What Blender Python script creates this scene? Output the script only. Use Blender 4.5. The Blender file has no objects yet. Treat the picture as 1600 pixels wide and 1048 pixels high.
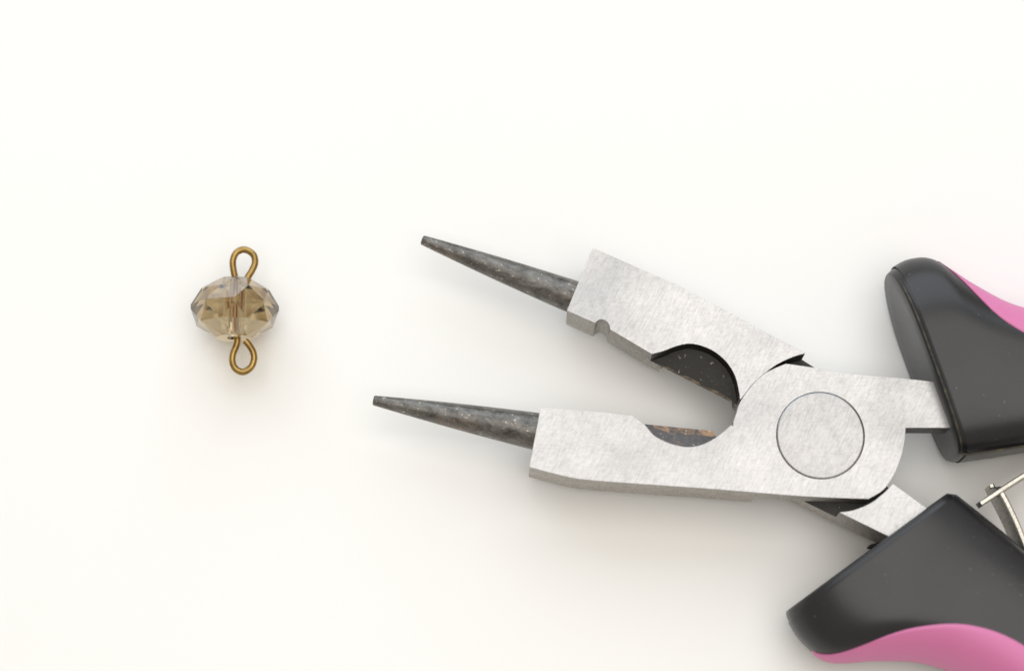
import bpy, bmesh, math, random
from mathutils import Vector, Matrix
random.seed(7)
sc = bpy.context.scene
col = sc.collection
MM = 0.001

# ------------------------------------------------------------------ camera
TILT = math.radians(12.5)
DIST = 290.0                       # mm from the lens to the middle of the table top
FOCAL = 87.0
CT, ST = math.cos(TILT), math.sin(TILT)
CAM = Vector((0, -DIST * ST, DIST * CT))
cam_d = bpy.data.cameras.new('camera')
cam_d.sensor_width = 36.0
cam_d.sensor_fit = 'HORIZONTAL'
cam_d.lens = FOCAL
cam_d.clip_start = 0.01
cam_d.clip_end = 20.0
cam_d.dof.use_dof = True
cam_d.dof.focus_distance = 0.282
cam_d.dof.aperture_fstop = 11.0
cam = bpy.data.objects.new('camera', cam_d)
cam.location = CAM * MM
cam.rotation_euler = (TILT, 0, 0)
col.objects.link(cam)
sc.camera = cam

# ------------------------------------------------------------------ world, lamps, exposure
w = bpy.data.worlds.new('World')
sc.world = w
w.use_nodes = True
bg = w.node_tree.nodes['Background']
bg.inputs['Color'].default_value = (1.0, 0.895, 0.755, 1)
bg.inputs['Strength'].default_value = 0.51

def area_lamp(name, loc, target, sx, sy, power, color):
    d = bpy.data.lights.new(name, 'AREA')
    d.shape = 'RECTANGLE'; d.size = sx; d.size_y = sy
    d.energy = power; d.color = color
    o = bpy.data.objects.new(name, d)
    o.location = loc
    o.rotation_euler = (Vector(target) - Vector(loc)).to_track_quat('-Z', 'Y').to_euler()
    col.objects.link(o)
    return o
area_lamp('window_light', (-0.12, 0.70, 0.52), (0, 0, 0), 1.2, 0.8, 6.3, (0.80, 0.905, 1.0))
area_lamp('ceiling_light', (0.12, -0.02, 1.05), (0.02, 0, 0), 0.9, 0.9, 6.1, (1.0, 0.98, 0.95))

sc.view_settings.view_transform = 'Standard'
sc.view_settings.look = 'None'
sc.view_settings.exposure = -0.09
sc.view_settings.gamma = 1.0
sc.view_settings.use_curve_mapping = False
sc.render.engine = 'CYCLES'
sc.cycles.use_denoising = True
sc.cycles.max_bounces = 16
sc.cycles.transmission_bounces = 16
sc.cycles.glossy_bounces = 8
sc.cycles.caustics_refractive = True
sc.cycles.caustics_reflective = True

# ------------------------------------------------------------------ measuring: photo pixel + height above the table -> mm
def at(px, py, z=0.0):
    k = 36.0 / FOCAL / 1600.0
    d = Vector((0, ST, -CT)) + Vector((1, 0, 0)) * ((px - 800) * k) + Vector((0, CT, ST)) * ((524 - py) * k)
    t = (z - CAM.z) / d.z
    return CAM + d * t

def at2(px, py, z):
    p = at(px, py, z)
    return (p.x, p.y)

# ------------------------------------------------------------------ materials
def new_mat(name):
    m = bpy.data.materials.new(name)
    m.use_nodes = True
    nt = m.node_tree
    return m, nt, nt.nodes['Principled BSDF']

def N(nt, t, **kw):
    n = nt.nodes.new(t)
    for k, v in kw.items():
        setattr(n, k, v)
    return n

def coords(nt, scale=(1, 1, 1), rot=(0, 0, 0)):
    tc = N(nt, 'ShaderNodeTexCoord')
    rt = N(nt, 'ShaderNodeMapping')
    rt.inputs['Rotation'].default_value = rot
    nt.links.new(tc.outputs['Object'], rt.inputs['Vector'])
    mp = N(nt, 'ShaderNodeMapping')
    mp.inputs['Scale'].default_value = scale
    nt.links.new(rt.outputs['Vector'], mp.inputs['Vector'])
    return mp.outputs['Vector']

def noise(nt, vec, scale, detail=4, rough=0.55, dist=0.0):
    n = N(nt, 'ShaderNodeTexNoise')
    n.inputs['Scale'].default_value = scale
    n.inputs['Detail'].default_value = detail
    n.inputs['Roughness'].default_value = rough
    n.inputs['Distortion'].default_value = dist
    nt.links.new(vec, n.inputs['Vector'])
    return n.outputs['Fac']

def ramp(nt, fac, stops):
    r = N(nt, 'ShaderNodeValToRGB')
    e = r.color_ramp.elements
    while len(e) < len(stops):
        e.new(0.5)
    for el, (p, c) in zip(e, stops):
        el.position = p
        el.color = (c[0], c[1], c[2], 1) if not isinstance(c, (int, float)) else (c, c, c, 1)
    nt.links.new(fac, r.inputs['Fac'])
    return r.outputs['Color']

def mixc(nt, fac, a, b, mode='MIX'):
    n = N(nt, 'ShaderNodeMix', data_type='RGBA', blend_type=mode)
    for sock, v in ((n.inputs[0], fac), (n.inputs[6], a), (n.inputs[7], b)):
        if isinstance(v, bpy.types.NodeSocket):
            nt.links.new(v, sock)
        elif isinstance(v, (int, float)):
            sock.default_value = v if sock.type == 'VALUE' else (v, v, v, 1)
        else:
            sock.default_value = (v[0], v[1], v[2], 1)
    return n.outputs[2]

def math_n(nt, op, a, b=0.0):
    n = N(nt, 'ShaderNodeMath', operation=op)
    for i, v in enumerate((a, b)):
        if isinstance(v, bpy.types.NodeSocket):
            nt.links.new(v, n.inputs[i])
        else:
            n.inputs[i].default_value = v
    return n.outputs[0]

def bump(nt, bsdf, height, strength, dist):
    b = N(nt, 'ShaderNodeBump')
    b.inputs['Strength'].default_value = strength
    b.inputs['Distance'].default_value = dist
    nt.links.new(height, b.inputs['Height'])
    nt.links.new(b.outputs['Normal'], bsdf.inputs['Normal'])

def make_steel(name, lo, hi, rough0, rough1, flakes=0.5):
    """ground steel: short crossing sanding scratches and faint cloudy wear"""
    m, nt, b = new_mat(name)
    b.inputs['Metallic'].default_value = 1.0
    hs = None
    for ang, sx, sy in ((0.95, 560, 4600), (0.60, 760, 5600), (1.35, 660, 5000), (-0.55, 900, 5400), (0.05, 950, 5200), (-1.1, 800, 4800)):
        n = noise(nt, coords(nt, (sx, sy, 900), (0, 0, ang)), 1.0, 2, 0.55, 0.2)
        c = ramp(nt, n, [(0.34, 0.0), (0.50, 0.62), (0.68, 1.0)])
        hs = c if hs is None else mixc(nt, 0.40, hs, c)
    cloud = noise(nt, coords(nt), 230, 5, 0.65, 0.4)
    grit = noise(nt, coords(nt), 2600, 3, 0.6)
    tone = mixc(nt, 0.20, hs, ramp(nt, cloud, [(0.3, 0.0), (0.7, 1.0)]))
    tone = mixc(nt, 0.22, tone, grit)
    colr = ramp(nt, tone, [(0.22, lo), (0.78, hi)])
    nt.links.new(colr, b.inputs['Base Color'])
    rr = N(nt, 'ShaderNodeMapRange')
    nt.links.new(tone, rr.inputs['Value'])
    rr.inputs['From Min'].default_value = 0.25; rr.inputs['From Max'].default_value = 0.75
    rr.inputs['To Min'].default_value = rough1; rr.inputs['To Max'].default_value = rough0
    nt.links.new(rr.outputs[0], b.inputs['Roughness'])
    # slightly uneven hand-ground faces under the fine scratches
    wv = noise(nt, coords(nt), 70, 1, 0.4)
    b0 = N(nt, 'ShaderNodeBump')
    b0.inputs['Strength'].default_value = 1.0
    b0.inputs['Distance'].default_value = 0.0022
    nt.links.new(wv, b0.inputs['Height'])
    b1 = N(nt, 'ShaderNodeBump')
    b1.inputs['Strength'].default_value = flakes
    b1.inputs['Distance'].default_value = 0.00006
    nt.links.new(tone, b1.inputs['Height'])
    nt.links.new(b0.outputs['Normal'], b1.inputs['Normal'])
    nt.links.new(b1.outputs['Normal'], b.inputs['Normal'])
    return m

M_STEEL = make_steel('ground_steel', (0.31, 0.308, 0.31), (0.425, 0.422, 0.425), 0.30, 0.38, 0.045)
M_RIVET = make_steel('rivet_steel', (0.285, 0.282, 0.283), (0.39, 0.387, 0.389), 0.31, 0.40, 0.045)
M_EDGE = make_steel('rough_edge_steel', (0.33, 0.315, 0.29), (0.50, 0.48, 0.45), 0.45, 0.6, 0.4)
M_SPRING = make_steel('spring_steel', (0.38, 0.36, 0.32), (0.56, 0.54, 0.49), 0.28, 0.42, 0.1)

def make_forged(name, dark, mid, rust, fleck, rust_amt, metal=0.35, r0=0.34, r1=0.55, stretch=1.0, patch=260, spot=0.66):
    """dark heat-treated steel with rubbed copper patches and bright flecks"""
    m, nt, b = new_mat(name)
    n1 = noise(nt, coords(nt, (stretch, 1, 1), (0, 0, 0.25)), 800, 6, 0.8, 0.4)
    n2 = noise(nt, coords(nt, (0.5, 1, 1), (0, 0, 0.3)), patch, 5, 0.7, 1.0)
    n3 = noise(nt, coords(nt), 3000, 2, 0.5)
    base = ramp(nt, n1, [(0.3, dark), (0.72, mid)])
    c = mixc(nt, ramp(nt, n2, [(0.62 - rust_amt, 0.0), (0.80 - rust_amt, 0.85)]), base, rust)
    fl = math_n(nt, 'MULTIPLY', ramp(nt, n3, [(spot, 0.0), (spot + 0.07, 1.0)]), ramp(nt, n1, [(0.45, 0.0), (0.6, 1.0)]))
    c = mixc(nt, fl, c, fleck)
    nt.links.new(c, b.inputs['Base Color'])
    b.inputs['Metallic'].default_value = metal
    nt.links.new(ramp(nt, n1, [(0.3, r0), (0.7, r1)]), b.inputs['Roughness'])
    bump(nt, b, n1, 0.5, 0.00008)
    return m
M_CONE = make_forged('dark_worn_steel', (0.025, 0.023, 0.021), (0.25, 0.24, 0.225), (0.24, 0.17, 0.12), (0.62, 0.56, 0.47), 0.07, 0.5, 0.22, 0.40, 0.6, 420, 0.635)
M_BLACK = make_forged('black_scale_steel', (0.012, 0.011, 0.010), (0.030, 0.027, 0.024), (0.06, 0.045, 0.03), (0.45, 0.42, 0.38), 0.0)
M_CUT = make_forged('cutter_copper_steel', (0.06, 0.055, 0.055), (0.16, 0.15, 0.15), (0.52, 0.30, 0.17), (0.6, 0.5, 0.4), 0.05)

M_COPPER = make_forged('copper_rubbed_steel', (0.05, 0.045, 0.04), (0.22, 0.17, 0.14), (0.56, 0.34, 0.20), (0.75, 0.62, 0.48), 0.21, patch=420, spot=0.6)
M_WORN = make_forged('worn_cutting_edge', (0.02, 0.018, 0.015), (0.07, 0.06, 0.045), (0.20, 0.15, 0.10), (0.6, 0.52, 0.4), 0.16)

def make_plastic(name, c0, c1, rough, dust):
    m, nt, b = new_mat(name)
    n1 = noise(nt, coords(nt), 120, 4, 0.6, 0.3)
    n2 = noise(nt, coords(nt), 2600, 2, 0.5)
    n3 = noise(nt, coords(nt), 1500, 3, 0.6)
    c = mixc(nt, n1, c0, c1)
    c = mixc(nt, math_n(nt, 'MULTIPLY', ramp(nt, n2, [(0.72, 0.0), (0.78, 1.0)]), dust), c, (0.45, 0.43, 0.40))
    nt.links.new(c, b.inputs['Base Color'])
    r = N(nt, 'ShaderNodeMapRange')
    nt.links.new(n1, r.inputs['Value'])
    r.inputs['To Min'].default_value = rough - 0.10; r.inputs['To Max'].default_value = rough + 0.10
    nt.links.new(r.outputs[0], b.inputs['Roughness'])
    bump(nt, b, n3, 0.12, 0.00006)
    return m
M_PLASTIC = make_plastic('black_plastic', (0.011, 0.011, 0.013), (0.018, 0.018, 0.021), 0.33, 0.2)
M_PINK = make_plastic('pink_rubber', (0.61, 0.17, 0.375), (0.67, 0.20, 0.415), 0.50, 0.1)

def make_seam():
    m, nt, b = new_mat('mould_flash')
    n = noise(nt, coords(nt), 900, 3, 0.6)
    nt.links.new(ramp(nt, n, [(0.40, (0.035, 0.033, 0.03)), (0.60, (0.085, 0.075, 0.05)), (0.78, (0.20, 0.17, 0.08))]), b.inputs['Base Color'])
    b.inputs['Roughness'].default_value = 0.5
    return m
M_SEAM = make_seam()

def make_bronze():
    m, nt, b = new_mat('antique_brass')
    n = noise(nt, coords(nt, (1, 1, 1)), 700, 4, 0.6)
    nt.links.new(ramp(nt, n, [(0.3, (0.24, 0.15, 0.05)), (0.7, (0.44, 0.295, 0.105))]), b.inputs['Base Color'])
    b.inputs['Metallic'].default_value = 1.0
    b.inputs['Roughness'].default_value = 0.34
    bump(nt, b, n, 0.1, 0.00005)
    return m
M_BRONZE = make_bronze()

def make_crystal():
    m, nt, b = new_mat('champagne_crystal')
    b.inputs['Base Color'].default_value = (0.63, 0.475, 0.24, 1)
    b.inputs['Roughness'].default_value = 0.0
    b.inputs['IOR'].default_value = 1.56
    b.inputs['Transmission Weight'].default_value = 1.0
    b.inputs['Specular IOR Level'].default_value = 0.8
    b.inputs['Coat Weight'].default_value = 0.5
    b.inputs['Coat IOR'].default_value = 2.0
    b.inputs['Coat Roughness'].default_value = 0.02
    return m
M_CRYSTAL = make_crystal()

def make_table():
    m, nt, b = new_mat('white_table_laminate')
    n = noise(nt, coords(nt), 9, 3, 0.5)
    n2 = noise(nt, coords(nt), 900, 3, 0.6)
    nt.links.new(ramp(nt, n, [(0.3, (0.870, 0.868, 0.860)), (0.7, (0.884, 0.882, 0.875))]), b.inputs['Base Color'])
    b.inputs['Roughness'].default_value = 0.42
    b.inputs['Specular IOR Level'].default_value = 0.35
    bump(nt, b, n2, 0.04, 0.0001)
    return m
M_TABLE = make_table()

# ------------------------------------------------------------------ mesh helpers (all coordinates in mm)
ROOTS = {}
def empty(name, loc, label, cat):
    o = bpy.data.objects.new(name, None)
    o.location = Vector(loc) * MM
    o.empty_display_size = 0.01
    o['label'] = label; o['category'] = cat
    col.objects.link(o)
    ROOTS[o.name] = Vector(loc)
    return o

def root_of(o):
    while o is not None and o.parent is not None:
        o = o.parent
    return ROOTS.get(o.name, Vector((0, 0, 0))) if o is not None else Vector((0, 0, 0))

def link_mesh(name, me, parent=None):
    """me is in mm, world placed; store it relative to the thing's base, in metres"""
    off = root_of(parent)
    me.transform(Matrix.Translation(-off))
    me.transform(Matrix.Scale(MM, 4))
    me.update()
    o = bpy.data.objects.new(name, me)
    col.objects.link(o)
    if parent is not None:
        o.parent = parent
    return o

def mesh_from(name, verts, faces, mat, parent=None, smooth=True, angle=40):
    me = bpy.data.meshes.new(name)
    me.from_pydata([tuple(v) for v in verts], [], faces)
    bm = bmesh.new(); bm.from_mesh(me)
    bmesh.ops.recalc_face_normals(bm, faces=bm.faces)
    bm.to_mesh(me); bm.free()
    me.materials.append(mat)
    if smooth:
        for p in me.polygons: p.use_smooth = True
        me.set_sharp_from_angle(angle=math.radians(angle))
    return link_mesh(name, me, parent)

def prism_mesh(name, pts, z0, z1, mat):
    """pts: plan outline; z0 / z1 a number or a function of (x, y)"""
    f0 = z0 if callable(z0) else (lambda x, y: z0)
    f1 = z1 if callable(z1) else (lambda x, y: z1)
    n = len(pts)
    vs = [(x, y, f0(x, y)) for x, y in pts] + [(x, y, f1(x, y)) for x, y in pts]
    fs = [list(range(n)), list(range(n, 2 * n))] + [[i, (i + 1) % n, n + (i + 1) % n, n + i] for i in range(n)]
    me = bpy.data.meshes.new(name)
    me.from_pydata(vs, [], fs)
    bm = bmesh.new(); bm.from_mesh(me)
    bmesh.ops.recalc_face_normals(bm, faces=bm.faces)
    bm.to_mesh(me); bm.free()
    me.materials.append(mat)
    return me

def carve(name, me, cutters, parent, bev=0.13, edge=None):
    """cut the solids `cutters` out of me, soften the edges, link the result"""
    o = bpy.data.objects.new(name + '_blank', me); col.objects.link(o)
    tmp = []
    for c in cutters:
        co = bpy.data.objects.new('cut', c); col.objects.link(co); tmp.append(co)
        md = o.modifiers.new('cut', 'BOOLEAN')
        md.operation = 'DIFFERENCE'; md.solver = 'EXACT'; md.object = co
        md.material_mode = 'TRANSFER'
    b = o.modifiers.new('bevel', 'BEVEL')
    b.width = bev; b.segments = 2; b.limit_method = 'ANGLE'; b.angle_limit = math.radians(42)
    b.use_clamp_overlap = True
    dg = bpy.context.evaluated_depsgraph_get()
    res = bpy.data.meshes.new_from_object(o.evaluated_get(dg), depsgraph=dg)
    res.name = name
    if edge is not None:
        res.materials.append(edge)
        k = len(res.materials) - 1
        for p in res.polygons:
            if abs(p.normal.z) < 0.5 and res.materials[p.material_index] in (M_STEEL, M_RIVET):
                p.material_index = k
    for t in tmp + [o]:
        bpy.data.objects.remove(t)
    return link_mesh(name, res, parent)

def catmull(pts, n, closed=False):
    """smooth curve through points (tuples of any length)"""
    out = []
    m = len(pts)
    segs = m if closed else m - 1
    for i in range(segs):
        if closed:
            p = [pts[(i + k) % m] for k in (-1, 0, 1, 2)]
        else:
            p = [pts[max(0, i - 1)], pts[i], pts[i + 1], pts[min(m - 1, i + 2)]]
        for j in range(n):
            t = j / n
            out.append(tuple(0.5 * (2 * b + (c - a) * t + (2 * a - 5 * b + 4 * c - d) * t * t + (3 * b - a - 3 * c + d) * t ** 3)
                             for a, b, c, d in zip(*p)))
    if not closed:
        out.append(tuple(pts[-1]))
    return out

def tube(path, radius, seg=14):
    """verts, faces of a closed round bar along path; radius may be a list"""
    P = [Vector(p) for p in path]
    R = radius if isinstance(radius, (list, tuple)) else [radius] * len(P)
    T = []
    for i in range(len(P)):
        T.append((P[min(i + 1, len(P) - 1)] - P[max(i - 1, 0)]).normalized())
    up = Vector((0, 0, 1)) if abs(T[0].z) < 0.9 else Vector((1, 0, 0))
    nrm = (up - T[0] * up.dot(T[0])).normalized()
    vs, fs = [], []
    for i, p in enumerate(P):
        nrm = (nrm - T[i] * nrm.dot(T[i])).normalized()
        bi = T[i].cross(nrm)
        for k in range(seg):
            a = 2 * math.pi * k / seg
            vs.append(p + (nrm * math.cos(a) + bi * math.sin(a)) * R[i])
    for i in range(len(P) - 1):
        for k in range(seg):
            fs.append([i * seg + k, i * seg + (k + 1) % seg, (i + 1) * seg + (k + 1) % seg, (i + 1) * seg + k])
    fs.append(list(range(seg)))
    fs.append([(len(P) - 1) * seg + k for k in range(seg)])
    return vs, fs

# ------------------------------------------------------------------ the table
tab = mesh_from('tabletop', [(-700, -500, -20), (700, -500, -20), (700, 700, -20), (-700, 700, -20),
                             (-700, -500, 0), (700, -500, 0), (700, 700, 0), (-700, 700, 0)],
                [[0, 1, 2, 3], [4, 5, 6, 7], [0, 1, 5, 4], [1, 2, 6, 5], [2, 3, 7, 6], [3, 0, 4, 7]], M_TABLE, smooth=False)
tab['kind'] = 'structure'
tab['label'] = 'plain white tabletop under the pliers and the bead'

# ------------------------------------------------------------------ the pliers
Z0, ZM, Z1 = 3.0, 6.5, 10.0          # underside, lap plane and top of the steel head
ZH = 13.0                            # handle thickness
RIV = at(1282, 680, Z1)
pliers = empty('pliers', (RIV.x, RIV.y, 0), 'open round-nose pliers with steel jaws and black and pink handles', 'pliers')

def plan(pts, z=Z1):
    return [at2(x, y, z) for x, y in pts]

def smooth_px(pts, n=5):
    return catmull([tuple(map(float, p)) for p in pts], n)

BIG = 60
def box_px(pts, z0, z1, mat):
    return prism_mesh('cut', plan(pts), z0, z1, mat)

# --- the piece that runs from the lower jaw over the joint into the upper handle
recA = smooth_px([(990, 651), (1007, 663), (1022, 680), (1045, 692), (1072, 698), (1095, 695), (1116, 685), (1132, 673), (1145, 661)], 4)
discA = smooth_px([(1145, 661), (1150, 647), (1157, 627), (1175, 602), (1197, 582), (1228, 568)], 4)
backA = smooth_px([(1415, 668), (1413, 690), (1407, 716), (1395, 744), (1380, 765), (1357, 779)], 4)
botA = smooth_px([(1357, 779), (1257, 775), (1120, 764), (1050, 759), (950, 752), (900, 747), (860, 738), (827, 729)], 3)
outA = ([(845, 635), (885, 639), (952, 645), (990, 649.5), (1070, 657.5), (1146, 665)] + discA[1:] +
        [(1278, 575), (1315, 583), (1422, 592), (1475, 598), (1560, 610), (1560, 668), (1478, 668)] + backA[:-1] + botA)
ptsA = plan(outA)
bodyA = prism_mesh('jaw', ptsA, Z0, Z1, M_STEEL)

def line_z(p0, p1, za, zb, width, side):
    """height that changes from za on the line p0-p1 to zb `width` mm away from it"""
    a = Vector(at2(*p0, Z1)); b = Vector(at2(*p1, Z1))
    d = (b - a).normalized(); n = Vector((-d.y, d.x))
    def f(x, y):
        return za + (zb - za) * side * (Vector((x, y)) - a).dot(n) / width
    return f
fA = line_z((845, 635), (985, 649), 5.75, 7.4, 4.0, -1)
cut_lap_A = box_px([(1185, 900), (1182, 760), (1160, 700), (1140, 690), (1120, 668), (1140, 560), (1230, 500), (1600, 500), (1600, 900)], -5, ZM, M_STEEL)
cut_recA = prism_mesh('cut', plan(recA + [(1150, 630), (990, 620)]), fA, Z1 + 3, M_CUT)
cut_recA3 = prism_mesh('cut', plan([(1024, 655), (1024, 657), (1050, 666), (1075, 668), (1118, 672), (1131, 668), (1131, 640), (1024, 630)]),
                       lambda x, y: fA(x, y) - 0.03, Z1 + 4, M_COPPER)
cut_recA2 = prism_mesh('cut', plan([(1004, 658), (1020, 676), (1045, 686), (1072, 690), (1095, 688), (1116, 680), (1134, 668), (1150, 630), (990, 620)]), -5, 5.6, M_CUT)
def circle_pts(c, r, n=72):
    return [(c.x + r * math.cos(2 * math.pi * i / n), c.y + r * math.sin(2 * math.pi * i / n)) for i in range(n)]
RR = (at(1351, 680, Z1) - RIV).length
cut_riv = prism_mesh('cut', circle_pts(RIV, RR + 0.02), ZM - 1, Z1 + 3, M_EDGE)
jawA = carve('jaw', bodyA, [cut_lap_A, cut_recA, cut_recA3, cut_recA2, cut_riv], pliers, 0.11, M_EDGE)
jawA['label'] = 'lower steel jaw that carries the round rivet'

# the front side faces of its tang are set to the black steel
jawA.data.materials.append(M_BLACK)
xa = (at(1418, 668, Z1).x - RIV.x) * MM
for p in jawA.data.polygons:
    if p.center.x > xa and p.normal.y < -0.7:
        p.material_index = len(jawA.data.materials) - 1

# --- the piece that runs from the upper jaw under the joint into the lower handle
shB = smooth_px([(1258, 552), (1240, 557), (1215, 568.5), (1192, 585), (1175, 601), (1160, 620), (1155, 625)], 4)
recB = smooth_px([(1018, 553), (1037, 548), (1060, 539.5), (1083, 537), (1112, 546.5), (1135, 565), (1149, 588), (1156, 617)], 4)
tangB = smooth_px([(1312, 800), (1333, 797), (1360, 786), (1381, 770), (1396, 755)], 4)
notchB = smooth_px([(953.5, 514.5), (952, 507), (947, 501), (940, 498.5), (934, 500.5), (930, 504.6)], 3)
outB = [(926, 387), (1060, 446), (1141, 489), (1203.5, 522.5), (1258, 551), (1330, 597), (1380, 650), (1395, 700), (1388, 740),
        (1396, 756), (1440, 788), (1530, 850), (1475, 878), (1386, 836), (1312, 800), (1255, 772), (1215, 750), (1180, 715), (1163, 665),
        (1157, 623), (1018, 552.5)] + notchB + [(886, 485)]
bodyB = prism_mesh('jaw', plan(outB), Z0, Z1, M_STEEL)
fB = line_z((886, 485), (1018, 552), 6.35, 8.0, 6.0, 1)
cut_lap_B = prism_mesh('cut', plan(shB + [(1150, 640), (1150, 760), (1210, 800), (1290, 845), (1312, 800)][:0] +
                                   [(1140, 660), (1150, 760), (1230, 830), (1304, 812)] + tangB + [(1425, 735), (1440, 650), (1400, 560), (1300, 530), (1262, 546)]),
                       ZM - 0.06, Z1 + 3, M_BLACK)
cut_recB = prism_mesh('cut', plan(recB + [(1156, 650), (1010, 600)]), fB, Z1 + 3.5, M_BLACK)
cut_recB3 = prism_mesh('cut', plan([(1036, 561), (1050, 564), (1068, 575), (1084, 580), (1102, 592), (1126, 601), (1148, 615), (1152, 640), (1030, 590)]),
                       lambda x, y: fB(x, y) - 0.03, Z1 + 4, M_WORN)
cut_recB2 = prism_mesh('cut', plan([(1037, 556), (1060, 548), (1083, 546), (1112, 556), (1133, 572), (1146, 592), (1152, 612), (1156, 655), (1030, 590)]), -5, 6.2, M_BLACK)
jawB = carve('jaw', bodyB, [cut_lap_B, cut_recB, cut_recB3, cut_recB2], pliers, 0.11, M_EDGE)
jawB['label'] = 'upper steel jaw with a small notch in its inner edge'

# --- rivet
rv = prism_mesh('rivet', circle_pts(RIV, RR), Z0 - 0.1, Z1 + 0.02, M_RIVET)
carve('rivet', rv, [], pliers, 0.20)

# --- round noses, each let into the end of its jaw
def nose(parent, base_px, tip_px, rb, rt, zb, zt):
    b = at(*base_px, zb); t = at(*tip_px, zt)
    d = (t - b)
    n = 26
    path, rad = [], []
    for i in range(n + 1):
        f = -0.14 + 1.14 * i / n
        path.append(b + d * f)
        g = max(f, 0)
        rad.append(rb + (rt - rb) * g + 0.10 * math.sin(math.pi * g))
    u = d.normalized()
    path += [t + u * 0.10, t + u * 0.16]
    rad += [rt * 0.93, rt * 0.75]
    vs, fs = tube(path, rad, 40)
    return mesh_from('round_nose', vs, fs, M_CONE, parent, angle=50)
nose(jawB, (893.5, 463), (661.5, 375.5), 1.90, 0.58, 6.6, 6.6)
nose(jawA, (834.5, 673), (585.5, 625.5), 2.12, 0.58, 6.6, 6.6)

# --- handles
secs = [  # inner edge, outer edge (photo pixels of the lower handle), where the pink begins (-1 inner .. 1 outer)
    ((1492, 768), (1227, 964), 1.0),
    ((1516, 787), (1252, 1003), 1.0),
    ((1546, 811), (1296, 1033), 0.86),
    ((1582, 841), (1370, 1031), 0.52),
    ((1630, 884), (1440, 1034), 0.27),
    ((1692, 945), (1508, 1058), 0.12),
    ((1765, 1025), (1585, 1112), 0.10),
    ((1850, 1128), (1675, 1200), 0.15),
    ((1940, 1240), (1775, 1305), 0.25),
    ((2035, 1350), (1890, 1420), 0.40),
    ((2125, 1445), (2010, 1520), 0.70),
    ((2165, 1490), (2075, 1550), 1.0)]
raw = []
for (ix, iy), (ox, oy), tb in secs:
    i_ = at(ix, iy, 10); o_ = at(ox, oy, 6)
    raw.append((i_.x, i_.y, o_.x, o_.y, tb))
NS = 7
fine = catmull(raw, NS)
axis = (at(1282 + 965, 680 + 264, Z1) - RIV); axis.z = 0; axis.normalize()
perp = Vector((-axis.y, axis.x, 0))
def mirror(v):
    d = Vector(v) - RIV
    return RIV + axis * d.dot(axis) - perp * d.dot(perp) + Vector((0, 0, d.z))

PIN, POUT = 4.0, 2.35      # squarer towards the other handle, rounder on the outside
def section(i_, o_, hz, scale_w, scale_h, theta, d):
    """point on the rounded cross-section; theta 0 = outer side, 90 = top"""
    c = (i_ + o_) / 2; a = (o_ - i_).length / 2 * scale_w + d
    e = (o_ - i_).normalized()
    h = hz * scale_h + d
    ct, st = math.cos(theta), math.sin(theta)
    p = PIN + (POUT - PIN) * (0.5 + 0.5 * math.sin(math.pi / 2 * ct))
    x = math.copysign(abs(ct) ** (2 / p), ct) * a
    z = math.copysign(abs(st) ** (2 / p), st) * h
    return Vector((c.x + e.x * x, c.y + e.y * x, ZH / 2 + z))

def handle_rings():
    rings = []
    L = len(fine)
    for k, s in enumerate(fine):
        i_ = Vector((s[0], s[1], 0)); o_ = Vector((s[2], s[3], 0))
        hz = ZH / 2
        if k > L * 0.55:
            hz *= 1 - 0.28 * ((k - L * 0.55) / (L * 0.45)) ** 2
        rings.append((i_, o_, hz, min(max(s[4], -1), 1)))
    return rings
RINGS = handle_rings()

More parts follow.
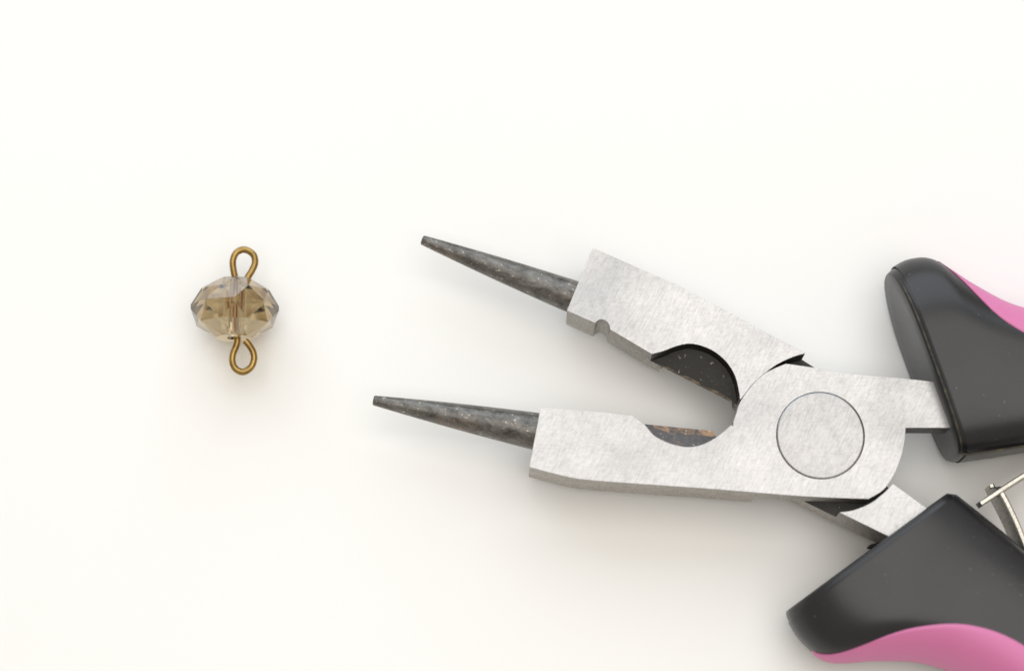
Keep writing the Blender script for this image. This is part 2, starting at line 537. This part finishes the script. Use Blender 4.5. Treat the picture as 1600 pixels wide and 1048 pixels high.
def build_handle(flip, label):
    f = mirror if flip else (lambda v: Vector(v))
    seg = 72
    rings = list(RINGS)
    if flip:      # this grip has its front outer corner set a little further back
        dv = mirror(at(1425, 410, 8)) - mirror(at(1400, 420, 8)); dv.z = 0
        rings = [(i_, o_ + dv * max(0.0, 1 - k / 16), hz, tb) for k, (i_, o_, hz, tb) in enumerate(rings)]
    rows = []
    i0, o0, h0, _ = rings[0]; i1, o1, h1, _ = rings[1]
    back = ((i0 + o0) / 2 - (i1 + o1) / 2).normalized()
    fwd_n = Vector((-(o0 - i0).y, (o0 - i0).x, 0)).normalized()
    if fwd_n.dot(back) < 0: fwd_n = -fwd_n
    for adv, sw, sh in ((0.30, 0.80, 0.60), (0.30, 0.955, 0.90), (0.20, 0.967, 0.935), (-0.08, 0.98, 0.965), (-0.40, 0.992, 0.986), (-0.80, 0.998, 0.996)):
        row = [section(i0 + fwd_n * adv, o0 + fwd_n * adv, h0, sw, sh, 2 * math.pi * k / seg, 0) for k in range(seg)]
        rows.append([v + fwd_n * 0.35 * (1 - v.z / ZH) for v in row])
    for i_, o_, hz, _ in rings[2:]:
        rows.append([section(i_, o_, hz, 1, 1, 2 * math.pi * k / seg, 0) for k in range(seg)])
    ie, oe, he, _ = rings[-1]
    tip = ((ie + oe) / 2 - (rings[-2][0] + rings[-2][1]) / 2).normalized()
    for adv, s in ((1.2, 0.93), (2.4, 0.78), (3.2, 0.55), (3.6, 0.25)):
        rows.append([section(ie + tip * adv, oe + tip * adv, he, s, s, 2 * math.pi * k / seg, 0) for k in range(seg)])
    vs = [f(v) for r in rows for v in r]
    fs = []
    for r in range(len(rows) - 1):
        for k in range(seg):
            fs.append([r * seg + k, r * seg + (k + 1) % seg, (r + 1) * seg + (k + 1) % seg, (r + 1) * seg + k])
    fs.append(list(range(seg))); fs.append([(len(rows) - 1) * seg + k for k in range(seg)])
    h = mesh_from('handle', vs, fs, M_PLASTIC, pliers, angle=55)
    h['label'] = label
    # pink soft insert along the outer side
    vs, fs, prow = [], [], None
    steps = [-1.0, -0.985, -0.95] + [(-0.9 + 1.8 * q / 28) for q in range(29)] + [0.95, 0.985, 1.0]
    cnt = 0
    for j, (i_, o_, hz, tb) in enumerate(rings[NS + (6 if flip else 2):-2]):
        tb = min(tb, 0.9995)
        th = math.acos(max(0.0, tb) ** ((POUT + 0.25) / 2)) if tb > 0 else math.pi / 2
        th *= 1 - (1 - min(1.0, (j + 0.05) / 10)) ** 2
        edge = min(1.0, (j + 0.4) / 2)
        row = []
        for q in steps:
            d = -0.30 if abs(q) == 1 else (0.02 if abs(q) > 0.98 else 0.14)
            d = -0.30 + (d + 0.30) * edge
            vs.append(f(section(i_, o_, hz, 1, 1, q * th if q > 0 else q * min(th, math.radians(24)), d)))
            row.append(cnt); cnt += 1
        if prow:
            for k in range(len(row) - 1):
                fs.append([prow[k], prow[k + 1], row[k + 1], row[k]])
        prow = row
    g = mesh_from('grip_insert', vs, fs, M_PINK, h, angle=60)
    # mould flash round the front edge and along the inner side
    path = []
    for q in range(26):
        th = math.radians(38 + (168 - 38) * q / 25)
        path.append(f(section(i0 + fwd_n * 0.02, o0 + fwd_n * 0.02, h0, 0.973, 0.945, th, 0.0)))
    for i_, o_, hz, _ in rings[2:-3]:
        path.append(f(section(i_, o_, hz, 1, 1, math.radians(168), 0.0)))
    vs, fs = tube(path, 0.13, 8)
    mesh_from('mould_seam', vs, fs, M_SEAM if flip else M_PLASTIC, h)
    return h
hl = build_handle(False, 'lower black plastic handle with pink grip insert')
hu = build_handle(True, 'upper black plastic handle with pink grip insert')

# small nub of plastic flash where the lower steel enters its handle
nb = [at(1355, 856, 7), at(1362, 853, 7), at(1374, 850, 7)]
vs, fs = tube([nb[0], nb[0] * 0.5 + nb[1] * 0.5, nb[1], nb[2], nb[2] + Vector((1.2, -0.6, 0))], [0.12, 0.25, 0.28, 0.3, 0.3], 6)
mesh_from('plastic_nub', vs, fs, M_PLASTIC, hl)

# --- leaf springs between the handles, hooked into one another
def leaf(path_px, zlo, zhi, thick, zref):
    pts = catmull([tuple(at(x, y, zref)[:2]) for x, y in path_px], 8)
    n = len(pts)
    vs, fs = [], []
    for i, p in enumerate(pts):
        a = Vector(pts[max(0, i - 1)]); b = Vector(pts[min(n - 1, i + 1)])
        t = (b - a).normalized(); nn = Vector((-t.y, t.x)) * thick / 2
        f = i / (n - 1)
        lo, hi = zlo(f), zhi(f)
        for s, z in ((-1, lo), (-1, hi - 0.12), (-0.55, hi), (0.55, hi), (1, hi - 0.12), (1, lo)):
            vs.append((p[0] + nn.x * s, p[1] + nn.y * s, z))
    for i in range(n - 1):
        for k in range(6):
            fs.append([i * 6 + k, i * 6 + (k + 1) % 6, (i + 1) * 6 + (k + 1) % 6, (i + 1) * 6 + k])
    fs.append(list(range(6))); fs.append([(n - 1) * 6 + k for k in range(6)])
    return vs, fs
def stepf(f, f0, a, b):
    t = min(1, max(0, (f - f0) / 0.05)); return a + (b - a) * t
vs, fs = leaf([(1554, 752), (1560, 764), (1574, 790), (1588, 820), (1601, 852), (1625, 905), (1665, 970)],
              lambda f: 3.4, lambda f: stepf(f, 0.10, 6.0, 8.6), 0.65, 8.0)
lf1 = mesh_from('spring_leaf', vs, fs, M_SPRING, pliers, angle=30)
vs, fs = leaf([(1533, 786), (1548, 776), (1575, 758), (1610, 736), (1660, 705), (1720, 665)],
              lambda f: stepf(f, 0.34, 6.4, 3.4), lambda f: 8.8, 0.60, 8.8)
lf2 = mesh_from('spring_leaf', vs, fs, M_SPRING, pliers, angle=30)

# ------------------------------------------------------------------ the bead on its wire
BR, BZ = 5.0, 5.0
bc = at(367, 483, BZ)
link = empty('bead_link', (bc.x, bc.y, 0), 'small faceted smoky champagne crystal bead on a brass wire with two loops', 'bead')
bm = bmesh.new()
NB = 9
def ringpts(r, y, off):
    for k in range(NB):
        a = 2 * math.pi * (k + off) / NB
        bm.verts.new((bc.x + r * math.cos(a), bc.y + y, BZ + r * math.sin(a)))
for s in (-1, 1):
    ringpts(5.12, 0.26 * s, 0.1)
    ringpts(4.42, 1.92 * s, 0.6)
    ringpts(2.15, 3.42 * s, 0.1)
bmesh.ops.convex_hull(bm, input=bm.verts)
bmesh.ops.dissolve_limit(bm, angle_limit=math.radians(1.5), verts=bm.verts, edges=bm.edges)
bmesh.ops.recalc_face_normals(bm, faces=bm.faces)
zmin = min(v.co.z for v in bm.verts)
for v in bm.verts: v.co.z -= zmin
BZ = BZ - zmin
me = bpy.data.meshes.new('faceted_bead'); bm.to_mesh(me); bm.free()
me.materials.append(M_CRYSTAL)
# bored hole along the wire
vs, fs = tube([(bc.x, bc.y - 6, BZ), (bc.x, bc.y, BZ), (bc.x, bc.y + 6, BZ)], 0.78, 24)
cm = bpy.data.meshes.new('cut'); cm.from_pydata([tuple(v) for v in vs], [], fs)
b2 = bmesh.new(); b2.from_mesh(cm); bmesh.ops.recalc_face_normals(b2, faces=b2.faces); b2.to_mesh(cm); b2.free()
cm.materials.append(M_CRYSTAL)
bead = carve('faceted_bead', me, [cm], link, 0.05)

WR = 0.39
def cx(p, z=BZ):       # a point measured in the enlarged view of the bead
    return at(260 + p[0] / 4.032, 360 + p[1] / 4.032, z)
def wire(name, pts, zs):
    raw = [tuple(cx(p, BZ + dz)) for p, dz in zip(pts, zs)]
    path = catmull(raw, 8)
    vs, fs = tube(path, WR, 18)
    return mesh_from(name, vs, fs, M_BRONZE, link, angle=50)
top = [(503, 322), (513, 296), (541, 250), (559, 200), (545, 150), (492, 121), (442, 140), (419, 192), (423, 250), (436, 312), (440, 350), (436, 400)]
wire('wire_loop', top, [0.35, 0.35, 0.3, 0.25, 0.15, 0.05, 0, 0, 0, 0, 0, 0])
bot = [(497, 694), (521, 722), (546, 765), (552, 812), (532, 862), (484, 891), (437, 872), (416, 825), (421, 775), (440, 728), (447, 690), (436, 640)]
wire('wire_loop', bot, [0.5, 0.45, 0.35, 0.25, 0.15, 0.05, 0, 0, 0, 0, 0, 0])
a_ = cx((436, 400)); b_ = cx((436, 640))
vs, fs = tube([a_ + Vector((0, 0.2, 0)), (a_ + b_) / 2, b_ - Vector((0, 0.2, 0))], WR, 18)
mesh_from('wire_shaft', vs, fs, M_BRONZE, link)
